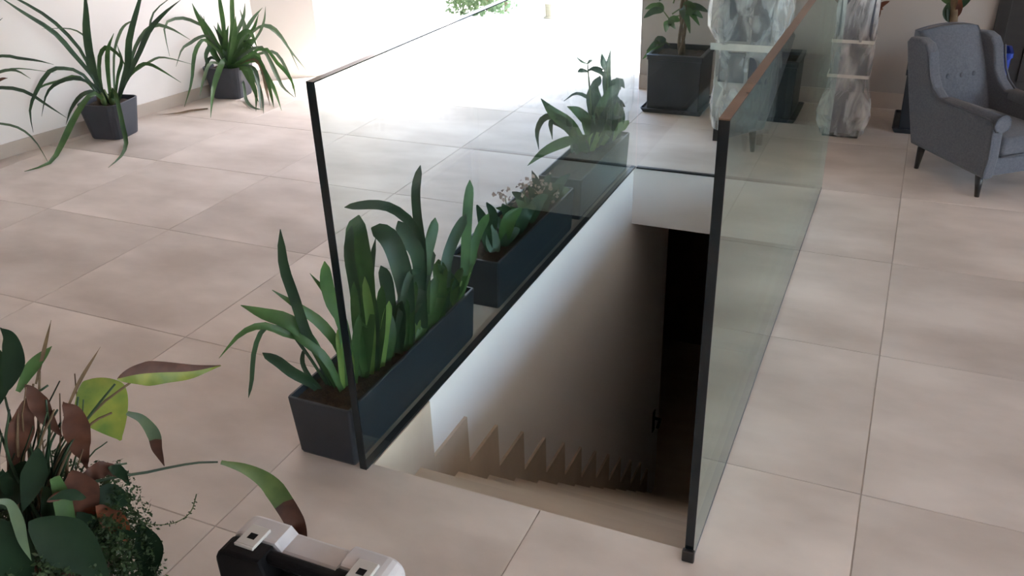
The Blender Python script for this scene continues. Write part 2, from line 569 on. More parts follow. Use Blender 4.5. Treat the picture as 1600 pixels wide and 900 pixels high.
for k in range(5):
    ya = WY0 + (WY1 - WY0) * k / 5 + .03; yb = WY0 + (WY1 - WY0) * (k + 1) / 5 - .03
    box('pane', XE + .095, XE + .105, ya, yb, WZ0 + .05, WZ1 - .05, GLASSW, win)
struct(box('ceiling', -6.6, XE + .2, -3.8, 6.25, 2.9, 3.1, CEILB))

# stairwell shell
ZB = -2.8
struct(box('wall_stairwell_left', XL - .16, XL, 1.45, 5.1, ZB, -.004, WALLS))
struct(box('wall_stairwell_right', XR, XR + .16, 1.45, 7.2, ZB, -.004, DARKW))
struct(box('wall_stairwell_near', XL, XR, 1.45, Y0 - .025, ZB, -.0125, WALLP))
struct(box('wall_stairwell_far', XL - .012, XR, Y1, Y1 + .2, -.32, -.004, WALLS))
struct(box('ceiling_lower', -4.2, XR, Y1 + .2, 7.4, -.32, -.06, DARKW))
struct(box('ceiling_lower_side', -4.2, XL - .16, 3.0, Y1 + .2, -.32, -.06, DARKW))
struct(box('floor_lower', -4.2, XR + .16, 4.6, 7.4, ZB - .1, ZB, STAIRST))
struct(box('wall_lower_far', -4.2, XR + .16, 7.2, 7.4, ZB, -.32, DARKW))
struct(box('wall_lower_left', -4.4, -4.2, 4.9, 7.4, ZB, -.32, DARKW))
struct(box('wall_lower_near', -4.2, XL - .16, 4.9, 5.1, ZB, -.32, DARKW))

# outdoors
struct(box('terrace', -30, 30, 6.25, 45, -.12, -.012, CONC))
struct(box('ground_side', 6.8, 40, -30, 6.25, -.2, -.05, CONC))
tag(box('garden_wall', -9.5, -4.27, 7.85, 8.15, -.012, 2.6, WHITEW, bev=.01), 'white rendered wall outside, left of the hedge', 'wall')
tag(box('boundary_wall', -3.35, 7, 9.6, 9.85, -.012, 1.4, WHITEW, bev=.01), 'low white boundary wall at the far side of the terrace', 'wall')
nb = struct(thing('added_sky_block_house', (-2, 15, -.012), None, None))  # unseen house, added to cut the sky light reaching the opening
box('wall', -16, 13, 15, 22, -.012, 5.6, WHITEW, nb)
box('roof', -16.4, 13.4, 14.6, 22.4, 5.6, 5.9, BOLL, nb, .02)
for k in range(7):
    wq = box('window', -13 + 3.8 * k, -11.6 + 3.8 * k, 14.95, 15.0, 2.0, 3.6, CHAND, nb)
    box('pane', -12.92 + 3.8 * k, -11.68 + 3.8 * k, 14.94, 14.95, 2.08, 3.52, CHAN, wq)
b_ = thing('bollard', (-3.17, 7.95, -.012), 'small sandstone bollard standing on the sunlit terrace', 'bollard')
v, f = loft([[Vector((-3.17 + r * math.cos(a * .524), 7.95 + r * math.sin(a * .524), z)) for a in range(12)] for r, z in ((.05, -.012), (.05, .0), (.032, .004), (.032, .10), (.037, .105), (.034, .12))])
mk('post', v, f, BOLL, b_)
h_ = thing('hedge', (-3.9, 8.15, -.012), 'pale green clipped hedge beyond the terrace', 'hedge')
vs, fs = [], []
for k in range(3000):
    x = random.uniform(-4.2, -3.62); y = random.uniform(7.85, 8.5); z = random.uniform(0, 1.1)
    if random.random() < .7:
        y = 7.85 + random.random() ** 3 * .3
    c = Vector((x, y, z)); a = Vector((random.gauss(0, 1), random.gauss(0, 1), random.gauss(0, 1))).normalized()
    b2 = a.orthogonal().normalized(); s = random.uniform(.02, .04)
    i = len(vs)
    vs += [c - a * s, c + b2 * s * .5, c + a * s, c - b2 * s * .5]
    fs.append((i, i + 1, i + 2, i + 3))
tag(mk('foliage', vs, fs, HEDGE, h_), kind='stuff')
for x in (-4.1, -3.9, -3.7):
    tube('stem', [(x, 8.15, -.01), (x + .02, 8.17, .5), (x - .02, 8.14, 1.0)], [.018, .012, .006], STEMB, h_)

# ------------------------------------------------------------------ staircase
RUN, RISE = 0.24, 0.2
st = thing('staircase', ((XL + XR) / 2, Y0, ZB), 'beige stone staircase descending into the dark stairwell between the glass panels', 'staircase')
for k in range(1, 14):
    ya = Y0 + RUN * (k - 1); z = -RISE * k
    box('tread', XL + .001, XR - .001, ya - .012 + .0, ya + RUN + .012, z - .03, z, STAIRST, st, .003, 1)
    box('riser', XL + .001, XR - .001, ya - .02, ya, z, z + RISE - .03 if k > 1 else -.0125, STAIRST, st)
box('riser', XL, XR, Y0 + RUN * 13 - .02, Y0 + RUN * 13, ZB + .0005, ZB + RISE - .03, STAIRST, st)
for k in range(1, 14):
    ya = Y0 + RUN * (k - 1); z = -RISE * k
    y0 = ya if k == 1 else ya + .10
    top = z + .172 if k > 1 else -.005
    bot = z - RISE - .02
    box('skirting', XL, XL + .012, y0, ya + RUN + .10 + (0 if k < 13 else -.05), max(bot, ZB + .001), top, STAIRST, st)
fx = thing('door_handle', (XL, 4.95, -2.1), 'small dark lever on the wall deep in the stairwell', 'handle')
box('plate', XL, XL + .008, 4.925, 4.975, -2.19, -2.02, BLACKW, fx, .003)
tube('lever', [(XL + .008, 4.95, -2.08), (XL + .05, 4.95, -2.08), (XL + .055, 4.86, -2.085)], .011, BLACKW, fx)

# ------------------------------------------------------------------ glass balustrade
GH = 1.105
def glass_panel(label, axis, c, a0, a1, near_edge=True, chan=CHAND, top=EDGE, far_edge=True):
    T = .021
    if axis == 'y':
        t = thing('glass_panel', (c, a0, 0), label, 'glass panel', 'glass balustrade around the stairwell')
        bx = lambda n, p, q, z0, z1, m, e=0, b=0: box(n, c - T / 2 - e, c + T / 2 + e, p, q, z0, z1, m, t, b, 1)
    else:
        t = thing('glass_panel', (a0, c, 0), label, 'glass panel', 'glass balustrade around the stairwell')
        bx = lambda n, p, q, z0, z1, m, e=0, b=0: box(n, p, q, c - T / 2 - e, c + T / 2 + e, z0, z1, m, t, b, 1)
    bx('pane', a0 + .004, a1 - .004, .001, GH - .003, GLASS)
    bx('top_edge', a0, a1, GH - .003, GH, top)
    if near_edge: bx('end_edge', a0, a0 + .004, .0, GH - .003, EDGE)
    if far_edge: bx('end_edge', a1 - .004, a1, .0, GH - .003, EDGEL)
    bx('base_channel', a0 + .006, a1 - .006, -.0015, .007, chan, .0008)
    return t
glass_panel('tinted glass panel on the left side of the stairwell, beside the planters', 'y', XL - .001, Y0 - .03, Y1 + .01, far_edge=False)
rp_ = glass_panel('tinted glass panel on the right side of the stairwell, reflecting the floor', 'y', XR + .001, Y0 - .03, Y1 + .01, chan=CHAN, top=EDGEB)
box('foot_clamp', XR - .014, XR + .016, Y0 - .042, Y0 - .028, .0005, .035, BLACKW, rp_, .003)
glass_panel('short glass panel closing the far end of the stairwell', 'x', Y1 + .001, XL + .012, XR - .012, near_edge=False, far_edge=False)


# ------------------------------------------------------------------ plants traced as leaves in depth
def trace(root, pix, lean=0.0, glass_side=False, wallguard=True, minz=0.012):
    """pixels -> 3D points in a vertical plane through root facing the viewer, leaning by `lean` metres towards the tip"""
    root = Vector(root)
    hv = Vector((root.x - CAM.x, root.y - CAM.y, 0)).normalized()
    out = []
    n = len(pix)
    for i, (px, py) in enumerate(pix):
        s = i / max(1, n - 1)
        q = root + hv * (lean * (s * s if lean > -.26 else s ** .55))
        r = ray(px, py)
        t = (q - CAM).dot(hv) / r.dot(hv)
        p = CAM + r * t
        if p.z < minz:
            p = on_z(px, py, minz)
            t = (p - CAM).length
        if glass_side and p.x > XL - .03:
            t = (XL - .03 - CAM.x) / r.x
            p = CAM + r * t
        if wallguard:
            # keep in front of the left and back walls
            for _ in range(60):
                if p.x < wall_x(p.y) + .02 or p.y > 5.70:
                    t *= .992
                    p = CAM + r * t
                else:
                    break
        out.append(p)
    return out


def leaf(parent, root, pix, wpx, mat, prof='strap', lean=None, start=True, **kw):
    if lean is None: lean = random.uniform(-.10, .10)
    gs = kw.pop('glass_side', False)
    pts = trace(root, pix, lean, gs)
    if start:
        pts[0] = Vector(root)
    d = (Vector(root) - CAM).length
    tw = kw.pop('twist', random.uniform(-.5, .5))
    wd = wpx * d / FPX / max(.6, math.cos(tw))
    return ribbon('leaf', pts, wd, mat, parent, prof, tw, xmax=(XL - .016 if gs else None), **kw)


# --- two potted strap-leaf plants along the left wall
def potted(cx, cy, label, rot=0.18):
    t = thing('potted_plant', (cx, cy, 0), label, 'potted plant', 'strap-leaf plants along the left wall')
    pot(t, cx, cy, 0.0005, .215, .215, .205, .275, .262, .05, .010, .025, POTG, rot)
    return t

pA = potted(-4.385, 3.80, 'strap-leaf plant in a grey pot at the left wall, with few long arching leaves')
LA = [
 ([(168,150),(147,123),(115,85),(83,50),(33,18),(-8,-10)], 8, G_DARK),
 ([(170,150),(147,125),(127,80),(83,33),(30,0),(-5,-15)], 6, G_DARK),
 ([(165,150),(150,125),(142,93),(136,50),(135,15),(132,-20)], 13, G_DARK),
 ([(165,150),(147,133),(117,123),(90,130),(73,147),(65,182)], 6, G_DARK),
 ([(165,148),(130,117),(100,107),(77,112),(57,143),(47,173),(52,207)], 7, G_DARK),
 ([(160,148),(125,120),(90,127),(62,137),(50,160)], 4, G_MID),
 ([(165,150),(148,146),(130,162),(112,193),(95,229),(77,255),(38,268)], 10, G_MID),
 ([(165,150),(148,144),(128,149),(112,170),(103,195)], 7, G_DARK),
 ([(174,150),(177,138),(184,160),(192,198),(197,224),(189,244),(169,262)], 8, G_MID),
 ([(173,152),(170,127),(168,95),(170,73),(178,52)], 8, G_MID),
 ([(164,150),(157,133),(155,90),(167,73),(187,87),(198,108)], 7, G_MID),
 ([(188,150),(192,130),(200,100),(203,60),(217,7),(224,-20)], 11, G_DARK),
 ([(188,150),(193,133),(217,83),(233,47),(257,20),(282,0)], 9, G_DARK),
 ([(188,150),(203,100),(217,63),(240,40),(267,45),(297,62)], 7, G_GREY),
 ([(188,150),(197,127),(217,103),(233,100),(253,110),(283,129)], 6, G_MID),
 ([(188,148),(200,122),(235,96),(257,90),(302,101)], 4, G_GREY),
 ([(182,150),(178,90),(186,55),(197,38),(215,30)], 5, G_GREY),
 ([(182,150),(184,120),(190,95),(183,70)], 6, G_MID),
 ([(186,150),(200,110),(230,60),(240,20),(275,-10)], 4, G_GREY),
 ([(150,125),(147,90),(135,60),(110,45),(65,45)], 3, G_GREY),
]
for pix, wd, m in LA:
    rt = on_z(pix[0][0] * .6 + 175 * .4, 162, .19)
    rt = Vector((max(-4.46, min(-4.31, rt.x)), max(3.73, min(3.87, rt.y)), .185))
    front = max(p[1] for p in pix) > 215
    leaf(pA, rt, pix, wd * .8, m, 'grass', lean=-.32 if front else random.uniform(-.22, .02))
for k in range(5):
    a = k * 1.26
    tube('bulb', [(-4.385 + .035 * math.cos(a), 3.80 + .035 * math.sin(a), .18), (-4.385 + .04 * math.cos(a), 3.80 + .04 * math.sin(a), .22), (-4.385 + .045 * math.cos(a), 3.8 + .045 * math.sin(a), .27)], [.016, .018, .007], STEMB if k % 2 else STEMG, pA)

pB = potted(-4.275, 4.765, 'bushy strap-leaf plant in a grey pot by the bright opening, leaves drooping to the floor')
LB = [
 ([(355,97),(350,50),(345,10),(340,-20)], 7, G_MID), ([(358,95),(362,50),(362,0),(365,-20)], 7, G_MID),
 ([(365,95),(380,55),(395,30),(410,12)], 6, G_GREY), ([(350,95),(333,77),(317,40),(307,20),(300,5)], 7, G_MID),
 ([(345,95),(330,60),(312,58),(297,67),(284,77),(275,104)], 5, G_GREY),
 ([(345,95),(325,65),(312,67),(303,88),(299,129),(288,167)], 6, G_MID),
 ([(352,97),(350,94),(342,110),(333,140),(329,184)], 9, G_MID),
 ([(372,100),(374,103),(389,122),(400,144),(400,174)], 8, G_MID),
 ([(372,100),(395,118),(409,150),(412,178)], 6, G_GREY),
 ([(372,95),(400,95),(419,122),(430,144),(440,173)], 7, G_MID),
 ([(372,95),(402,73),(421,94),(436,126),(444,139),(460,152)], 6, G_GREY),
 ([(372,92),(410,75),(432,97),(446,111),(457,129),(462,152)], 6, G_MID),
 ([(372,90),(395,50),(423,40),(447,67),(467,110)], 4, G_GREY),
 ([(372,90),(400,45),(430,50),(458,85),(479,110)], 4, G_GREY),
 ([(372,100),(380,130),(384,155),(395,168),(412,172)], 5, G_GREY),
 ([(370,95),(395,92),(410,110),(416,140),(422,165)], 6, STEMB),
 ([(350,95),(325,50),(310,37),(283,28),(257,40),(265,88)], 5, G_GREY),
 ([(352,95),(335,70),(322,85),(325,110)], 7, G_DARK),
 ([(362,95),(372,60),(390,50),(402,75)], 8, G_MID), ([(362,95),(365,60),(368,25)], 8, G_MID),
 ([(356,95),(345,60),(340,35)], 8, G_MID), ([(366,95),(385,70),(400,60)], 9, G_MID),
 ([(366,97),(395,85),(405,95),(408,118)], 7, G_MID), ([(358,97),(352,70),(357,40)], 9, G_MID),
 ([(362,97),(375,75),(382,45),(375,15)], 8, G_GREY), ([(350,97),(333,85),(325,62),(318,25)], 6, G_MID),
 ([(360,97),(362,70),(380,30),(383,5)], 6, G_GREY), ([(368,96),(390,75),(385,110)], 9, G_MID),
 ([(372,100),(392,105),(402,125),(407,172)], 7, G_DARK), ([(350,100),(330,90),(322,110),(322,130)], 5, G_DARK),
 ([(368,98),(400,60),(412,35),(415,10)], 4, G_GREY),
 ([(372,98),(398,88),(415,115),(424,150),(428,168)], 6, G_MID), ([(372,98),(388,108),(396,135),(404,160)], 8, G_MID), ([(350,98),(330,98),(318,125),(312,150)], 5, G_GREY),
 ([(366,95),(378,70),(396,45),(404,22)], 6, G_MID), ([(352,95),(342,72),(328,48),(312,22)], 6, G_MID), ([(356,97),(352,80),(346,62),(334,40)], 7, G_DARK), ([(364,97),(372,82),(384,66),(396,74)], 8, G_DARK),
 ([(354,97),(348,84),(352,64),(350,30)], 7, G_MID), ([(370,97),(392,78),(412,80),(430,120)], 5, G_GREY), ([(374,97),(406,84),(432,84),(452,118),(458,140)], 5, G_GREY),
]
for pix, wd, m in LB:
    rt = Vector((-4.275 + random.uniform(-.05, .05), 4.765 + random.uniform(-.05, .05), .19))
    front = max(p[1] for p in pix) > 145
    leaf(pB, rt, pix, wd * .92, m, 'grass', lean=-.30 if front else random.uniform(-.25, .08))
fl = trace((-4.3, 4.55, .008), [(325,170),(300,173),(280,177),(244,180)], 0, minz=.008)
fl = [on_z(x, y, .008) for x, y in [(325,170),(300,173),(280,177),(244,180)]]
tag(ribbon('fallen_leaf', fl, .02, STEMB, None, 'grass', .9), 'dry fallen leaf lying on the floor beside the bushy strap-leaf plant', 'leaf')

# third plant of the row, mostly out of frame at the left
pC_ = on_z(-95, 262, 0)
cx, cy = wall_x(2.86) + .17, 2.86
pC = potted(cx, cy, 'strap-leaf plant at the left edge, only its leaf tips in view')
for pix, wd, m in [([(-70,200),(-40,110),(0,88),(30,91),(60,95),(84,101)], 5, G_DARK), ([(-70,200),(-30,130),(0,112),(25,110),(48,123)], 5, G_GREY),
                   ([(-70,200),(-35,150),(0,137),(40,143),(75,165),(104,184)], 6, G_DARK), ([(-70,200),(-30,195),(0,193),(30,200),(55,220),(76,255)], 4, G_GREY),
                   ([(-70,200),(-30,130),(0,113),(30,107),(88,114)], 3, G_GREY), ([(-70,200),(-50,120),(-30,60),(4,28)], 7, G_DARK),
                   ([(-70,200),(-30,140),(0,125),(12,122)], 6, BROWN), ([(-70,200),(-60,120),(-80,40)], 9, G_DARK), ([(-70,200),(-90,120),(-140,80)], 9, G_DARK)]:
    leaf(pC, Vector((cx, cy, .19)), pix, wd * .8, m, 'grass', lean=-.05)


# --- three trough planters beside the left glass
def trough(y0, y1, label):
    t = thing('trough_planter', (-1.345, (y0 + y1) / 2, 0), label, 'planter', 'anthracite trough planters along the left glass')
    pot(t, -1.348, (y0 + y1) / 2, .0005, .195, .182, y1 - y0 - .02, .208, y1 - y0, .008, .008, .022, ANTH, name='trough')
    return t

t1 = trough(1.615, 2.40, 'nearest anthracite trough planter, with large broad strap leaves')
def r1(px, py):
    p = on_z(px, py, .17)
    return Vector((max(-1.43, min(-1.27, p.x)), max(1.65, min(2.36, p.y)), .165))
L1 = [
 ((520,605), [(520,600),(500,560),(478,518),(460,464),(444,416),(438,358)], 15, G_DARK, 'strap'),
 ((527,605), [(527,593),(487,536),(451,504),(411,491),(376,477)], 22, G_MID, 'lance'),
 ((531,600), [(531,590),(531,549),(504,509),(469,482),(425,453)], 16, G_MID, 'lance'),
 ((520,605), [(520,600),(487,540),(447,522),(411,509),(376,522),(342,560)], 11, G_MID, 'lance'),
 ((515,605), [(515,600),(460,525),(425,510),(407,520),(396,553),(393,593),(388,622)], 7, G_DARK, 'strap'),
 ((500,610), [(500,608),(487,598),(456,580),(433,562),(410,551)], 16, G_DARK, 'strap'),
 ((505,610), [(505,605),(485,590),(473,567),(475,544)], 7, G_DARK, 'strap'),
 ((535,612), [(535,608),(509,562),(478,536),(455,520)], 13, G_MID, 'strap'),
 ((545,605), [(545,600),(535,509),(518,473),(509,440),(507,408)], 19, G_MID, 'strap'),
 ((545,600), [(545,595),(535,518),(513,464),(484,427)], 11, G_MID, 'lance'),
 ((537,610), [(537,605),(532,560),(527,515)], 9, G_LIGHT, 'strap'),
 ((550,605), [(550,600),(548,560),(540,525)], 11, G_LIGHT, 'strap'),
 ((555,600), [(555,595),(555,540),(562,490)], 12, G_MID, 'strap'),
 ((566,590), [(566,585),(571,510),(568,430),(560,372),(561,336)], 34, G_MID, 'strap'),
 ((560,590), [(560,585),(557,470),(547,400),(550,352)], 15, G_DARK, 'strap'),
 ((590,580), [(590,575),(588,500),(580,440),(587,372)], 10, G_DARK, 'strap'),
 ((640,545), [(640,540),(634,460),(622,405),(605,370),(580,356)], 30, G_DARK, 'strap'),
 ((655,530), [(655,520),(662,420),(650,360),(621,329),(592,319),(562,320),(538,324)], 14, G_DARK, 'strap'),
 ((662,530), [(662,520),(661,400),(653,337),(651,295),(657,258)], 14, G_DARK, 'strap'),
 ((655,530), [(655,520),(655,410),(635,372),(622,345)], 23, G_DARK, 'strap'),
 ((668,525), [(668,515),(664,420),(672,375),(680,340)], 18, G_MID, 'strap'),
 ((700,495), [(700,490),(697,420),(709,375),(728,335)], 20, G_DARK, 'strap'),
 ((722,475), [(722,470),(726,420),(729,358),(731,316),(734,281)], 17, G_MID, 'strap'),
 ((725,475), [(725,470),(735,409),(748,362),(764,334)], 15, G_MID, 'strap'),
 ((660,530), [(660,525),(655,460),(668,420),(675,390)], 32, G_DARK, 'strap'),
 ((690,505), [(690,500),(692,450),(685,405)], 24, G_MID, 'strap'),
 ((620,555), [(620,550),(610,490),(604,443),(595,415)], 20, G_DARK, 'strap'),
 ((612,560), [(612,555),(625,490),(640,430),(663,425)], 10, G_DARK, 'strap'),
 ((572,590), [(572,585),(560,520),(553,440)], 14, G_MID, 'strap'), ((580,585), [(580,580),(580,510),(570,432)], 14, G_LIGHT, 'strap'),
 ((588,580), [(588,575),(595,510),(597,445)], 15, G_MID, 'strap'), ((596,575), [(596,570),(600,520),(608,470)], 14, G_LIGHT, 'strap'),
 ((604,568), [(604,560),(610,520),(600,480)], 16, G_MID, 'strap'), ((640,548), [(640,540),(640,490),(650,440)], 16, G_MID, 'strap'),
 ((650,540), [(650,535),(672,480),(682,430)], 18, G_MID, 'strap'), ((676,520), [(676,515),(690,470),(708,430)], 16, G_MID, 'strap'),
 ((705,490), [(705,485),(712,450),(722,418)], 14, G_MID, 'strap'), ((712,485), [(712,480),(722,440),(745,395)], 14, G_MID, 'strap'),
 ((570,590), [(570,585),(545,545),(535,490)], 14, G_MID, 'strap'), ((632,548), [(632,540),(622,500),(628,470)], 14, G_DARK, 'strap'),
]
for rp, pix, wd, m, pr in L1:
    leaf(t1, r1(*rp), pix, wd, m, pr, lean=random.uniform(-.05, .06), glass_side=True)

rnd = random.Random(11)
for k in range(16):
    rx = rnd.uniform(555, 728); ry = 588 - (rx - 555) * .66
    h_px = rnd.uniform(50, 110) * (1 - (rx - 555) / 520)
    leaf(t1, r1(rx, ry + rnd.uniform(-4, 16)), [(rx, ry), (rx + rnd.uniform(-8, 8), ry - h_px * .5), (rx + rnd.uniform(-22, 22), ry - h_px)], rnd.uniform(11, 19), rnd.choice([G_DARK, G_MID, G_DARK, G_LIGHT]), 'strap', lean=rnd.uniform(-.04, .04), glass_side=True)

t2 = trough(2.60, 3.40, 'middle anthracite trough planter, with low rounded leaves and faded pink flowers')
def r2(px, py):
    p = on_z(px, py, .17)
    return Vector((max(-1.43, min(-1.27, p.x)), max(2.64, min(3.36, p.y)), .165))
L2 = [
 ((775,395), [(775,392),(768,375),(770,350)], 22, G_GREY, 'oval'), ((765,395), [(765,390),(756,350),(745,320)], 18, G_DARK, 'oval'),
 ((785,385), [(785,380),(795,345),(815,325)], 22, G_MID, 'oval'), ((760,390), [(760,385),(770,340),(760,316)], 16, G_DARK, 'oval'),
 ((800,372), [(800,368),(795,335),(785,318)], 18, G_DARK, 'oval'), ((805,368), [(805,362),(820,335),(838,322)], 20, G_DARK, 'oval'),
 ((815,360), [(815,355),(818,330),(806,312)], 18, G_MID, 'oval'), ((825,350), [(825,345),(838,318),(856,305)], 20, G_DARK, 'oval'),
 ((835,340), [(835,338),(835,310),(826,290)], 16, G_DARK, 'oval'), ((848,330), [(848,325),(856,300),(875,288)], 20, G_DARK, 'oval'),
 ((845,330), [(845,325),(840,290),(831,266)], 12, G_DARK, 'lance'), ((855,322), [(855,318),(852,290),(860,272)], 16, G_DARK, 'oval'),
 ((865,315), [(865,312),(872,290),(890,272)], 16, G_DARK, 'oval'), ((780,388), [(780,384),(800,365),(812,358)], 16, G_DARK, 'oval'),
 ((800,370), [(800,366),(775,345),(752,340)], 14, G_DARK, 'oval'), ((870,310), [(870,308),(880,300),(895,302)], 16, G_GREY, 'oval'),
 ((820,355), [(820,352),(800,330),(775,325)], 14, G_MID, 'oval'), ((840,335), [(840,332),(815,310),(800,300)], 14, G_DARK, 'oval'),
]
for rp, pix, wd, m, pr in L2:
    leaf(t2, r2(*rp), pix, wd, m, pr, lean=random.uniform(-.05, .05), glass_side=True)
for (rp, tp) in (((800, 370), (789, 306)), ((825, 350), (817, 288)), ((850, 326), (852, 290)), ((862, 318), (868, 300)), ((840, 338), (838, 300))):
    rt = r2(*rp)
    pts = trace(rt, [rp, ((rp[0] + tp[0]) / 2, (rp[1] + tp[1]) / 2), tp], -.01, True); pts[0] = rt
    s_ = tube('flower_stem', pts, [.004, .003, .002], STEMG, t2, 5)
    vs, fs = [], []
    for k in range(20):
        c = pts[-1] + Vector((random.gauss(0, .020), random.gauss(0, .018), random.gauss(0, .016)))
        c.x = min(c.x, XL - .045)
        a = Vector((random.gauss(0, 1), random.gauss(0, 1), random.gauss(0, 1))).normalized(); b2 = a.orthogonal().normalized(); e = a.cross(b2)
        q = random.uniform(.010, .016); i = len(vs)
        vs += [c, c + a * q + e * .003, c + (a + b2) * q * .8, c + b2 * q + e * .003]
        fs.append((i, i + 1, i + 2, i + 3))
    tag(mk('flower_head', vs, fs, PINK, s_), kind='stuff')

t3 = trough(3.49, 4.225, 'farthest anthracite trough planter, with tall dark leafy stems')
def r3(px, py):
    p = on_z(px, py, .17)
    return Vector((max(-1.43, min(-1.27, p.x)), max(3.53, min(4.19, p.y)), .165))
L3 = [
 ((918,238), [(918,234),(905,218),(887,195),(863,176),(845,154)], 21, G_MID, 'lance'),
 ((918,238), [(918,234),(900,219),(877,223),(849,237),(824,259)], 16, G_MID, 'lance'),
 ((915,238), [(915,234),(885,190),(854,183),(840,204),(842,234)], 10, G_DARK, 'lance'),
 ((915,238), [(915,234),(885,200),(861,190),(863,218)], 10, G_DARK, 'lance'),
 ((932,232), [(932,228),(926,199),(905,174),(886,166)], 17, G_MID, 'lance'),
 ((940,228), [(940,222),(934,180),(924,157),(901,146),(881,158)], 6, G_DARK, 'grass'),
 ((952,222), [(952,218),(948,143),(948,115),(954,77)], 13, G_DARK, 'lance'),
 ((940,226), [(940,222),(930,170),(927,145),(932,130)], 24, G_DARK, 'oval'),
 ((950,222), [(950,218),(945,180),(950,150)], 26, G_DARK, 'oval'),
 ((960,218), [(960,215),(954,160),(966,127),(976,138)], 16, G_DARK, 'lance'),
 ((960,218), [(960,214),(957,175),(966,160),(977,167)], 14, G_DARK, 'lance'),
 ((955,222), [(955,218),(965,202),(975,196),(983,188)], 14, G_LIGHT, 'lance'),
 ((930,232), [(930,228),(938,200),(925,180)], 18, G_MID, 'lance'), ((945,226), [(945,222),(955,195),(970,182)], 18, G_DARK, 'lance'),
 ((912,240), [(912,236),(897,215),(898,195)], 12, G_MID, 'lance'), ((905,244), [(905,240),(897,228),(893,240)], 10, G_GREY, 'lance'),
 ((925,234), [(925,230),(915,195),(912,178)], 12, G_MID, 'lance'), ((940,228), [(940,225),(948,205),(935,190)], 18, G_MID, 'lance'),
 ((925,236), [(925,232),(928,216),(940,208)], 16, G_LIGHT, 'lance'), ((938,230), [(938,226),(945,212),(958,204)], 16, G_LIGHT, 'lance'),
 ((915,240), [(915,236),(908,222),(920,210)], 14, G_MID, 'lance'),
]
for rp, pix, wd, m, pr in L3:
    leaf(t3, r3(*rp), pix, wd, m, pr, lean=random.uniform(-.05, .05), glass_side=True)
for k in range(14):
    rx = rnd.uniform(915, 970); ry = 238 - (rx - 915) * .4
    tx, ty = rnd.uniform(908, 972), rnd.uniform(130, 200)
    leaf(t3, r3(rx, ry), [(rx, ry), ((rx + tx) / 2 + rnd.uniform(-8, 8), (ry + ty) / 2 - 8), (tx, ty)], rnd.uniform(10, 18), rnd.choice([G_DARK, G_DARK, G_MID]), 'lance', lean=rnd.uniform(-.06, .05), glass_side=True)
for rp, pix, twigs in (((945, 224), [(945,220),(948,160),(949,110),(940,88)], [([(949,112),(943,100),(940,83)], 10), ([(948,135),(962,128),(970,140)], 10), ([(948,125),(938,112),(920,108)], 7)]),
                       ((928, 232), [(928,228),(923,160),(919,112),(918,96)], [([(919,110),(930,106),(944,109)], 7), ([(919,112),(908,110),(902,113)], 7), ([(918,100),(908,96),(899,88)], 4), ([(918,100),(922,95),(926,93)], 5), ([(922,140),(932,128),(938,118)], 14)])):
    rt = r3(*rp)
    pts = trace(rt, pix, 0, True); pts[0] = rt
    s_ = tube('stem', catmull(pts, 8), [.006 - .0005 * i for i in range(9)], STEMG, t3, 6)
    for pq, wd in twigs:
        q = trace(rt, pq, random.uniform(-.04, .03), True)
        ribbon('leaf', q, wd * (rt - CAM).length / FPX, G_DARK, s_, 'lance', n=8)


# --- square black planters on saucers
def square_planter(px_c, cy_, label, cat='potted plant', size=.33, h=.34):
    x, y = px_c, cy_
    t = thing('square_planter', (x, y, 0), label, cat, 'square black planters along the back wall')
    v, f = loft([rrect(x, y, size + .03, size + .03, .01, .0005), rrect(x, y, size + .06, size + .06, .012, .028), rrect(x, y, size + .05, size + .05, .012, .03), rrect(x, y, size + .045, size + .045, .01, .014)])
    mk('saucer', v, f, ANTH, t)
    pot(t, x, y, .015, h, size - .015, size - .015, size, size, .006, .014, .035, ANTH, lip=.035)
    return t

q1 = square_planter(-1.285, 5.41, 'square black planter with a braided-trunk tree, beside the bright opening')
for ph in (0, 2.1, 4.2):
    pts = []
    for k in range(15):
        z = .31 + k * .045
        a = ph + k * .55
        pts.append((-1.285 + .016 * math.cos(a), 5.41 + .016 * math.sin(a), z))
    tube('trunk', pts, [.011 - .0003 * k for k in range(15)], STEMB, q1, 7)
rt = Vector((-1.285, 5.41, .33))
for hub, tips in (((1050, 22), [(1087,12),(1108,19),(1093,40),(1078,52),(1068,30)]), ((1046, 30), [(1022,12),(1006,28),(1008,14)]), ((1056, 26), [(1098,28),(1090,24)]),
                  ((1046, 70), [(1030,72),(1022,66),(1010,80),(1004,92)]), ((1052, 5), [(1062,-14),(1080,-6),(1040,-10),(1030,2)]), ((1046,38), [(1040,50),(1056,45),(1062,33)])):
    base = trace(rt, [hub], 0)[0]
    st_pts = trace(rt, [hub, ((hub[0] * .6 + tips[0][0] * .4), hub[1] * .6 + tips[0][1] * .4 - 6)], random.uniform(-.05, .05))
    s_ = tube('twig', st_pts, [.005, .003], STEMG, q1, 5)
    for tp in tips:
        mid = ((st_pts[1] + trace(rt, [tp, tp], random.uniform(-.1, .06))[1]) / 2) + Vector((0, 0, .02))
        end = trace(rt, [tp, tp], random.uniform(-.12, .06))[1]
        ribbon('leaf', [st_pts[1], mid, end], .042, random.choice([G_MID, G_DARK, G_MID]), s_, 'oval', n=8)

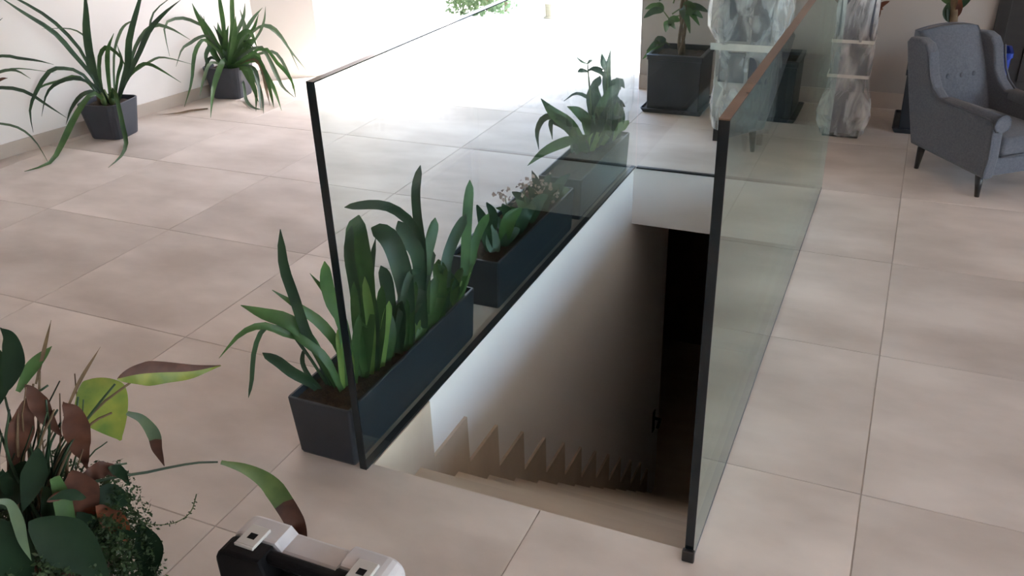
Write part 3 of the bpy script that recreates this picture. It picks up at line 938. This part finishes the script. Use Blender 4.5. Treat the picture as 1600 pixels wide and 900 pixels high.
q2 = square_planter(-.60, 5.42, 'empty square black planter seen through the right glass', 'planter', .30, .33)
q3 = square_planter(.17, 5.44, 'square black planter half hidden behind the armchair, with a dark-stemmed plant', size=.33)
rt = Vector((.28, 5.42, .33))
pts = trace(rt, [(1478, 90), (1489, 40), (1491, 15), (1493, -20)], 0); pts[0] = Vector((.22, 5.42, .32))
s_ = tube('trunk', catmull(pts, 8), .022, STEMB, q3, 7)
for pq, wd, m in (([(1489,36),(1480,20),(1482,4)], 12, G_DARK), ([(1491,28),(1498,14),(1500,-6)], 9, RUST), ([(1490,16),(1505,6),(1518,-3)], 10, G_DARK), ([(1492,8),(1476,-2),(1466,-12)], 10, G_MID),
                  ([(1489,40),(1484,28),(1480,14)], 8, G_DARK), ([(1492,0),(1510,-16),(1525,-14)], 12, G_DARK), ([(1492,0),(1494,-24),(1490,-40)], 12, G_DARK)):
    ribbon('leaf', trace(rt, pq, random.uniform(-.05, .05)), wd * 5.6 / FPX, m, s_, 'oval', n=8)

# --- blue bin behind the armchair
bx_, by_ = .425, 5.42
bb = thing('blue_bin', (bx_, by_, 0), 'blue plastic bin behind the armchair, next to the dark door', 'bin')
v, f = loft([rrect(bx_, by_, .11, .16, .02, .0005), rrect(bx_, by_, .14, .20, .025, .43), rrect(bx_, by_, .155, .215, .025, .435), rrect(bx_, by_, .155, .215, .025, .46), rrect(bx_, by_, .125, .185, .02, .46), rrect(bx_, by_, .09, .14, .015, .03)])
mk('bucket', v, f, BLUE, bb)


# --- plastic-wrapped furniture
def crumple(name, rings_spec, mat, parent, n=40, amp=.012, seed=1):
    rnd = random.Random(seed)
    ph = [rnd.uniform(0, 6.28) for _ in range(8)]
    rings = []
    for (cx, cy, wx, wy, z) in rings_spec:
        ring = []
        for k in range(n):
            a = 2 * math.pi * k / n
            ca, sa = math.cos(a), math.sin(a)
            q = (abs(ca) ** 5 + abs(sa) ** 5) ** (-1 / 5)
            d = amp * (math.sin(5 * a + 9 * z + ph[0]) + .8 * math.sin(9 * a - 14 * z + ph[1]) + .6 * math.sin(3 * a + 31 * z + ph[2]) + rnd.uniform(-.7, .7))
            ring.append(Vector((cx + (wx / 2 * q + d) * ca, cy + (wy / 2 * q + d) * sa, z + rnd.uniform(-.004, .004))))
        rings.append(ring)
    v, f = loft(rings, False, True)
    return mk(name, v, f, mat, parent)


kx, ky = -.80, 4.93
k1 = thing('wrapped_cabinet', (kx, ky, 0), 'tall cabinet wrapped in white plastic film, standing behind the right glass', 'wrapped furniture')
for sx in (-.12, .12):
    for sy in (-.11, .11):
        box('leg', kx + sx - .015, kx + sx + .015, ky + sy - .015, ky + sy + .015, .0005, .14, BLACKW, k1)
box('body', kx - .15, kx + .15, ky - .14, ky + .14, .14, 1.25, INNERW, k1, .004)
for z0, z1 in ((.34, .50), (.56, .80), (.86, 1.18)):
    box('panel', kx - .125, kx + .01, ky - .15, ky - .14, z0, z1, INNER, k1, .003)
    box('panel', kx + .03, kx + .13, ky - .15, ky - .14, z0, z1, INNER, k1, .003)
spec = []
for z, wx in ((.07, .30), (.12, .33), (.2, .335), (.3, .325), (.36, .33), (.42, .325), (.48, .32), (.53, .325), (.57, .36), (.63, .40), (.70, .415), (.78, .40), (.86, .385), (.94, .38), (1.02, .385), (1.1, .37), (1.18, .37), (1.26, .36), (1.275, .2)):
    spec.append((kx + .0, ky, wx, wx - .01, z))
crumple('plastic_film', spec, WRAP, k1, amp=.007, seed=3)
box('tape_band', kx - .175, kx + .175, ky - .172, ky - .169, .515, .55, TAPE, k1)

kx, ky = -.275, 5.17
k2 = thing('wrapped_column', (kx, ky, 0), 'narrow upright piece wrapped in plastic film with two tape bands, flared at its foot', 'wrapped furniture')
box('body', kx - .075, kx + .075, ky - .075, ky + .075, .02, 1.3, INNER, k2, .004)
box('foot', kx - .085, kx + .085, ky - .085, ky + .085, .0005, .02, BLACKW, k2, .004)
spec = []
for z, wx in ((.012, .20), (.05, .215), (.09, .235), (.13, .25), (.17, .24), (.21, .22), (.26, .19), (.32, .18), (.345, .172), (.37, .178), (.44, .185), (.5, .18), (.53, .172), (.56, .172), (.64, .176), (.74, .175), (.84, .176), (.94, .175), (1.04, .176), (1.14, .175), (1.24, .174), (1.31, .172), (1.32, .08)):
    spec.append((kx, ky, wx, wx, z))
crumple('plastic_film', spec, WRAP, k2, amp=.006, seed=9)
for z in (.335, .52):
    v, f = loft([rrect(kx, ky, .195, .195, .01, z), rrect(kx, ky, .195, .195, .01, z + .018)], False, False)
    mk('tape_band', v, f, TAPE, k2)
sk = thing('dried_stalk', (-.14, 5.35, 0), 'reddish dried plant stalk leaning behind the plastic-wrapped column', 'plant')
pts = [Vector((-.14, 5.35, .0005)), Vector((-.15, 5.36, .25)), on_z(1357, 45, .5), on_z(1364, 18, .6), on_z(1372, -10, .7)]
rt = Vector((-.14, 5.35, .3))
b0 = on_z(1322, 196, .0005)
sk.location = b0
rt = b0 + Vector((0, .02, .3))
pts = [b0] + trace(rt, [(1345, 110), (1360, 50), (1366, 22), (1376, -15)], 0)
tube('stem', pts, .006, RUST, sk, 6)
for pq in ([(1363,38),(1371,24),(1376,12)], [(1367,20),(1378,8),(1390,2)], [(1369,8),(1362,-6),(1366,-20)], [(1364,32),(1366,16),(1380,14)]):
    ribbon('leaf', trace(rt, pq, random.uniform(-.04, .04)), .03, RUST, sk, 'oval', n=8)

# ------------------------------------------------------------------ child-size wing armchair
fl_ = on_z(1523, 306); bl_ = on_z(1434, 264)
fwd = (fl_ - bl_); fwd.z = 0; LEGD = fwd.length; fwd.normalize()
rgt = Vector((-fwd.y, fwd.x, 0))            # from the near side towards the far side
W = .44
ang = math.atan2(fwd.y, fwd.x) - math.pi / 2    # local +Y is forward
mid = (fl_ + bl_) / 2 + rgt * (W / 2 - .035)
ch = thing('wing_armchair', (mid.x, mid.y, 0), 'grey upholstered wing armchair with three buttons on its back and dark tapered legs', 'armchair', rz=ang)
# local axes: +X is sitter's right ... near (visible) side is -X or +X depending on handedness
lx = Vector((math.cos(ang), math.sin(ang), 0))
S = -1 if lx.dot(rgt) > 0 else 1             # sign of the near side in local X
hw = W / 2
yf, yb = LEGD / 2, -LEGD / 2
ZL = .105                                     # underside
def side_poly():
    return [(yb - .05, ZL + .02), (yf + .055, ZL), (yf + .065, ZL + .1), (yf + .055, .350), (yf + .03, .376), (yf - .08, .380), (yb + .15, .384), (yb + .09, .39), (yb + .04, .425),
            (yb + .005, .475), (yb - .015, .53), (yb - .03, .58), (yb - .06, .615), (yb - .11, .632), (yb - .18, .625), (yb - .20, .60), (yb - .13, .36)]
for s in (S, -S):
    x0, x1 = (s * hw, s * (hw - .062))
    mk_bm('side_wing', prism_bm(side_poly(), min(x0, x1), max(x0, x1), 'x', .014, 3), FABRIC, ch, False, True)
    # rolled arm top
    tube('arm_pad', [(s * (hw - .035), yf + .05, .360), (s * (hw - .035), yf - .08, .366), (s * (hw - .035), yb + .12, .368)], [.037, .037, .033], FABRIC, ch, 12, True)
    for xo in (x0, ):
        pp = [(xo * 1.004, p[0], p[1]) for p in side_poly()[1:12]]
        tube('piping', pp, .0055, FABRICD, ch, 6, True, )
    v, f = loft([[Vector((s * (hw - .035) + .041 * math.cos(a * .3927), yf + .062, .360 + .041 * math.sin(a * .3927))) for a in range(16)], [Vector((s * (hw - .035) + .037 * math.cos(a * .3927), yf + .07, .360 + .037 * math.sin(a * .3927))) for a in range(16)]], True, True)
    mk('arm_front', v, f, FABRIC, ch, False, None, True)
    tube('piping', [(s * (hw - .035) + .041 * math.cos(a * .3927), yf + .066, .360 + .041 * math.sin(a * .3927)) for a in range(-2, 11)], .005, FABRICD, ch, 6, True)
# back: curved, leaning
vs, fs = [], []
nx, nz = 14, 12
for face in (0, 1):
    for i in range(nx + 1):
        for j in range(nz + 1):
            u = i / nx * 2 - 1; t = j / nz
            z = ZL + .03 + t * (.650 - ZL - .03 + .02 * (1 - u * u))
            y = yb + .07 - .21 * t - (0.09 if face else 0) + (.02 * math.sin(math.pi * t) - .02 * u * u + .01 if not face else .02 * (1 - t))
            if t > .93: y += (-.02 if not face else .02) * (t - .93) / .07
            if not face:
                for bu in (-.45, 0, .45):
                    dd = ((u - bu) * hw) ** 2 + (z - .45) ** 2
                    y -= .016 * math.exp(-dd / .0006)
            vs.append((u * (hw - .05), y, z))
st_ = (nx + 1) * (nz + 1)
for face in (0, 1):
    for i in range(nx):
        for j in range(nz):
            a = face * st_ + i * (nz + 1) + j
            q = (a, a + nz + 1, a + nz + 2, a + 1)
            fs.append(q if face else q[::-1])
for i in range(nx):
    for j in (0, nz):
        a = i * (nz + 1) + j; b2 = a + nz + 1
        fs.append((a, b2, b2 + st_, a + st_))
for j in range(nz):
    for i in (0, nx):
        a = i * (nz + 1) + j
        fs.append((a, a + 1, a + 1 + st_, a + st_))
bk = mk('backrest', vs, fs, FABRIC, ch, True, None, True)
for bu in (-.45, 0, .45):
    z = .45; t = (z - ZL - .03) / (.650 - ZL - .03 + .02 * (1 - bu * bu))
    y = yb + .07 - .21 * t + .02 * math.sin(math.pi * t) - .02 * bu * bu + .01 - .012
    v, f = loft([[Vector((bu * (hw - .05) + r * math.cos(a * .5236), y + dy, z + r * math.sin(a * .5236))) for a in range(12)] for r, dy in ((.013, 0), (.012, .005), (.007, .008))])
    mk('button', v, f, FABRICD, bk, True, None, True)
box('seat_frame', -hw + .05, hw - .05, yb - .04, yf + .045, ZL, .2, FABRIC, ch, .015, 3, True)
box('seat_cushion', -hw + .064, hw - .064, yb + .02, yf + .065, .2, .29, FABRIC, ch, .028, 4, True, True)
tube('piping', [(-hw + .07, yf + .062, .205), (hw - .07, yf + .062, .205)], .005, FABRICD, ch, 6, True)
for s in (1, -1):
    for y in (yf, yb):
        v, f = loft([[Vector((s * (hw - .035) + r * math.cos(a * .524), y + dy + r * math.sin(a * .524), z)) for a in range(12)] for r, z, dy in ((.011, .0005, .012 if y > 0 else -.012), (.02, ZL + .01, 0))])
        mk('leg', v, f, BLACKW, ch, True, None, True)

# ------------------------------------------------------------------ tool case standing on edge in the foreground
CX0, CX1 = -1.155, -.765
CY0, CY1, CZ = .985, 1.105, .30
cs = thing('tool_case', ((CX0 + CX1) / 2, (CY0 + CY1) / 2, 0), 'black and light grey plastic tool case standing upright, handle on top', 'tool case', rz=0)
def case_poly(dip, x0=CX0, x1=CX1, top=CZ):
    r = .035
    P = [(x0 + .008, .0005), (x1 - .008, .0005), (x1, .05), (x1, top - r)]
    for k in range(1, 6):
        a = math.radians(90 * k / 5)
        P.append((x1 - r + r * math.cos(a), top - r + r * math.sin(a)))
    P += [(x1 - .115, top), (x1 - .130, top - dip), (x0 + .130, top - dip), (x0 + .115, top)]
    for k in range(0, 6):
        a = math.radians(90 + 90 * k / 5)
        P.append((x0 + r + r * math.cos(a), top - r + r * math.sin(a)))
    P.append((x0, .05))
    return P
ym = (CY0 + CY1) / 2 - .004
mk_bm('lid', prism_bm(case_poly(.018), ym + .001, CY1, 'y', .008, 2), CASEG, cs)
mk_bm('shell', prism_bm(case_poly(.062), CY0, ym - .001, 'y', .008, 2), CASEB, cs)
hy = (CY0 + ym) / 2 + .008
hb = box('handle', CX0 + .108, CX1 - .108, hy - .013, hy + .014, CZ - .030, CZ - .004, CASEB, cs, .009, 3)
for xx in (CX0 + .062, CX1 - .062):
    l_ = box('latch', xx - .024, xx + .024, ym - .028, ym + .030, CZ - .002, CZ + .006, LATCH, cs, .002, 1)
    box('latch_plate', xx - .024, xx + .024, ym - .032, ym - .027, CZ - .012, CZ + .006, LATCH, l_, .001, 1)
    box('latch_recess', xx - .008, xx + .010, ym - .010, ym + .006, CZ + .0055, CZ + .0066, CASEB, l_)

# ------------------------------------------------------------------ foreground plant with withered leaves
HX, HY = -1.56, .90
hp = thing('withered_plant', (HX, HY, 0), 'withering broad-leaf plant with brown and green leaves in the bottom left foreground', 'potted plant')
pot(hp, HX, HY, .0005, .25, .20, .20, .27, .27, .13, .010, .03, TERRA, name='pot')
HR = Vector((HX, HY, .24))
def hroot():
    a = random.uniform(0, 6.28); r = random.uniform(.02, .08)
    return HR + Vector((r * math.cos(a), r * math.sin(a), -.02))
def hleaf(stem, blade, wpx, mat, prof='oval', depth=0.0, sw=.0035, **kw):
    rt = hroot()
    hv = Vector((HX, HY, 0)).normalized()
    q = HR + hv * depth
    if stem:
        sp = trace(q, stem, 0, minz=.02)
        tube('stalk', catmull([rt] + sp, 10), [sw * (1.2 - .05 * k) for k in range(11)], G_DARK if random.random() < .7 else STEMB, hp, 5)
    bp_ = trace(q, blade, kw.pop('lean', random.uniform(-.05, .05)), minz=.02)
    d = (bp_[0] - CAM).length
    return ribbon('leaf', bp_, wpx * d / FPX, mat, hp, prof, kw.pop('twist', random.uniform(-.35, .35)), n=24, **kw)

hleaf([(95,720),(140,650),(180,600)], [(183,592),(215,585),(250,582),(300,580),(345,571)], 36, [G_YEL, BROWN], 'blade', -.02, side_mat=0, twist=.1, lean=0, wavy=.05)
hleaf([(85,730),(105,670)], [(130,596),(151,620),(170,652),(189,688)], 78, G_YEL, 'blade', .04, twist=0, cup=.05, lean=0)
hleaf([(95,730),(140,665),(175,645)], [(198,645),(222,655),(240,678),(246,702),(257,728)], 18, [G_GREY, BROWN], 'lance', -.02, split=.55, wavy=.06)
hleaf([(130,762),(230,738),(300,724),(340,722)], [(345,722),(385,733),(420,754),(445,787),(464,820),(476,852)], 31, [G_OLIVE, BROWN], 'olive', -.02, split=.56, twist=.2, lean=-.05)
hleaf([(75,720),(95,660)], [(100,650),(125,595),(157,542)], 5, STEMB, 'grass', .0, twist=0)
hleaf([(45,700),(55,610)], [(56,600),(68,550),(80,500)], 5, STEMB, 'grass', .0, twist=0)
hleaf([(30,720),(28,640)], [(28,612),(50,575),(81,541)], 18, G_MID, 'lance', -.02)
hleaf([(15,720),(14,640)], [(10,612),(20,570),(14,530),(0,512)], 28, G_BLACK, 'blade', -.05, twist=.2)
hleaf([(20,740),(-5,660)], [(-10,640),(-5,580),(-20,525)], 34, G_BLACK, 'blade', .03)
hleaf(None, [(40,600),(58,625),(75,655),(97,682)], 26, BROWN, 'blade', -.03, wavy=.06)
hleaf([(60,720),(85,640)], [(100,628),(115,650),(122,680),(128,705),(137,733)], 36, BROWN, 'blade', -.04, wavy=.08)
hleaf(None, [(42,622),(35,665),(25,705),(12,740)], 34, BROWN, 'blade', -.02, wavy=.06)
hleaf(None, [(112,735),(122,760),(133,790),(146,818)], 50, [BROWN, RUST], 'blade', -.10, split=.7)
hleaf(None, [(128,752),(150,738),(172,734),(196,752)], 24, BROWN, 'blade', -.06, wavy=.12)
hleaf(None, [(150,790),(172,808),(190,824),(200,848)], 32, RUST, 'blade', -.10, wavy=.1)
hleaf(None, [(45,815),(90,838),(130,868),(175,915)], 70, G_BLACK, 'blade', -.17, twist=.2)
hleaf(None, [(-25,810),(5,850),(25,890),(50,940)], 64, G_BLACK, 'blade', -.17, twist=-.2)
hleaf(None, [(85,745),(95,775),(102,810),(105,838)], 24, G_MID, 'strap', -.12)
hleaf(None, [(-8,783),(15,787),(28,815),(36,845),(49,876)], 15, G_GREY, 'lance', -.19)
hleaf(None, [(218,820),(232,850),(232,885),(222,925)], 42, G_BLACK, 'blade', -.06)
hleaf(None, [(40,720),(25,760),(0,800)], 44, G_BLACK, 'blade', -.05)
hleaf(None, [(60,700),(50,750),(35,800)], 34, G_BLACK, 'blade', -.08)
hleaf(None, [(70,760),(85,800),(80,850)], 34, G_BLACK, 'blade', -.1)
hleaf(None, [(120,800),(150,830),(170,860)], 30, G_BLACK, 'blade', -.1)
hleaf(None, [(140,780),(175,775),(205,790)], 34, G_BLACK, 'blade', -.05)
for pix in ([(40,800),(60,700),(90,640)], [(60,800),(90,720),(150,640),(205,597)], [(70,800),(105,720),(140,670)], [(30,800),(40,690),(52,600)], [(50,800),(75,700),(72,625)], [(20,800),(20,690),(8,620)],
            [(75,810),(130,745),(198,724)], [(20,690),(40,650),(75,602)], [(80,800),(110,700),(122,620)], [(55,800),(62,720),(62,580)]):
    pts = trace(HR + Vector((0, 0, 0)), pix, random.uniform(-.06, .06)); pts[0] = hroot()
    tube('stalk', catmull(pts, 8), [.004 - .0002 * k for k in range(9)], random.choice([G_DARK, STEMB, G_DARK]), hp, 5)
rnd = random.Random(5)
for k in range(26):
    x0, y0 = rnd.uniform(0, 120), rnd.uniform(760, 840)
    tx, ty = x0 + rnd.uniform(-30, 70), y0 - rnd.uniform(60, 200)
    pts = trace(HR, [(x0, y0), ((x0 + tx) / 2 + rnd.uniform(-12, 12), (y0 + ty) / 2), (tx, ty)], rnd.uniform(-.1, .08)); pts[0] = hroot()
    tube('stalk', catmull(pts, 7), [.0028 - .0002 * q for q in range(8)], rnd.choice([G_DARK, STEMB, G_BLACK]), hp, 5)
for k in range(22):
    x0, y0 = rnd.uniform(-10, 190), rnd.uniform(730, 900)
    a = rnd.uniform(0, 6.28); L_ = rnd.uniform(25, 60)
    hleaf(None, [(x0, y0), (x0 + L_ * .5 * math.cos(a), y0 + L_ * .5 * math.sin(a) - 8), (x0 + L_ * math.cos(a), y0 + L_ * math.sin(a))], rnd.uniform(9, 22), rnd.choice([G_BLACK, G_BLACK, G_DARK, BROWN]), 'blade', rnd.uniform(-.14, .04), wavy=.06)
# fine trailing foliage (uncountable tiny leaves) and one long tendril
vs, fs = [], []
def tiny(c, s):
    a = Vector((random.gauss(0, 1), random.gauss(0, 1), random.gauss(0, .7))).normalized(); b2 = a.orthogonal().normalized()
    i = len(vs)
    vs.extend([c, c + a * s + b2 * s * .45, c + a * s * 2, c + a * s - b2 * s * .45])
    fs.append((i, i + 1, i + 2, i + 3))
for k in range(800):
    a = random.uniform(0, 6.283); r0 = random.uniform(.02, .12)
    p = HR + Vector((r0 * math.cos(a), r0 * math.sin(a), random.uniform(0, .06)))
    vel = Vector((math.cos(a), math.sin(a), random.uniform(.2, 1.1))) * random.uniform(.006, .014)
    rm = random.uniform(.10, .20)
    for j in range(34):
        p = p + vel; vel.z -= .0013
        if (p - HR).xy.length > rm: vel.x *= .5; vel.y *= .5
        if p.z < .02: break
        tiny(p.copy(), random.uniform(.004, .0085))
        if random.random() < .5: tiny(p.copy(), random.uniform(.003, .006))
tag(mk('trailing_foliage', vs, fs, [G_FINE], hp), kind='stuff')
tp = trace(HR + Vector((.05, .05, 0)), [(160,780),(215,812),(245,820),(275,816),(298,800),(307,772)], 0)
td = tube('tendril', catmull(tp, 14), .0014, STEMG, hp, 4)
vs, fs = [], []
for q in catmull(tp, 40)[8:]:
    tiny(q, .004)
tag(mk('tendril_leaves', vs, fs, [G_DARK], td), kind='stuff')
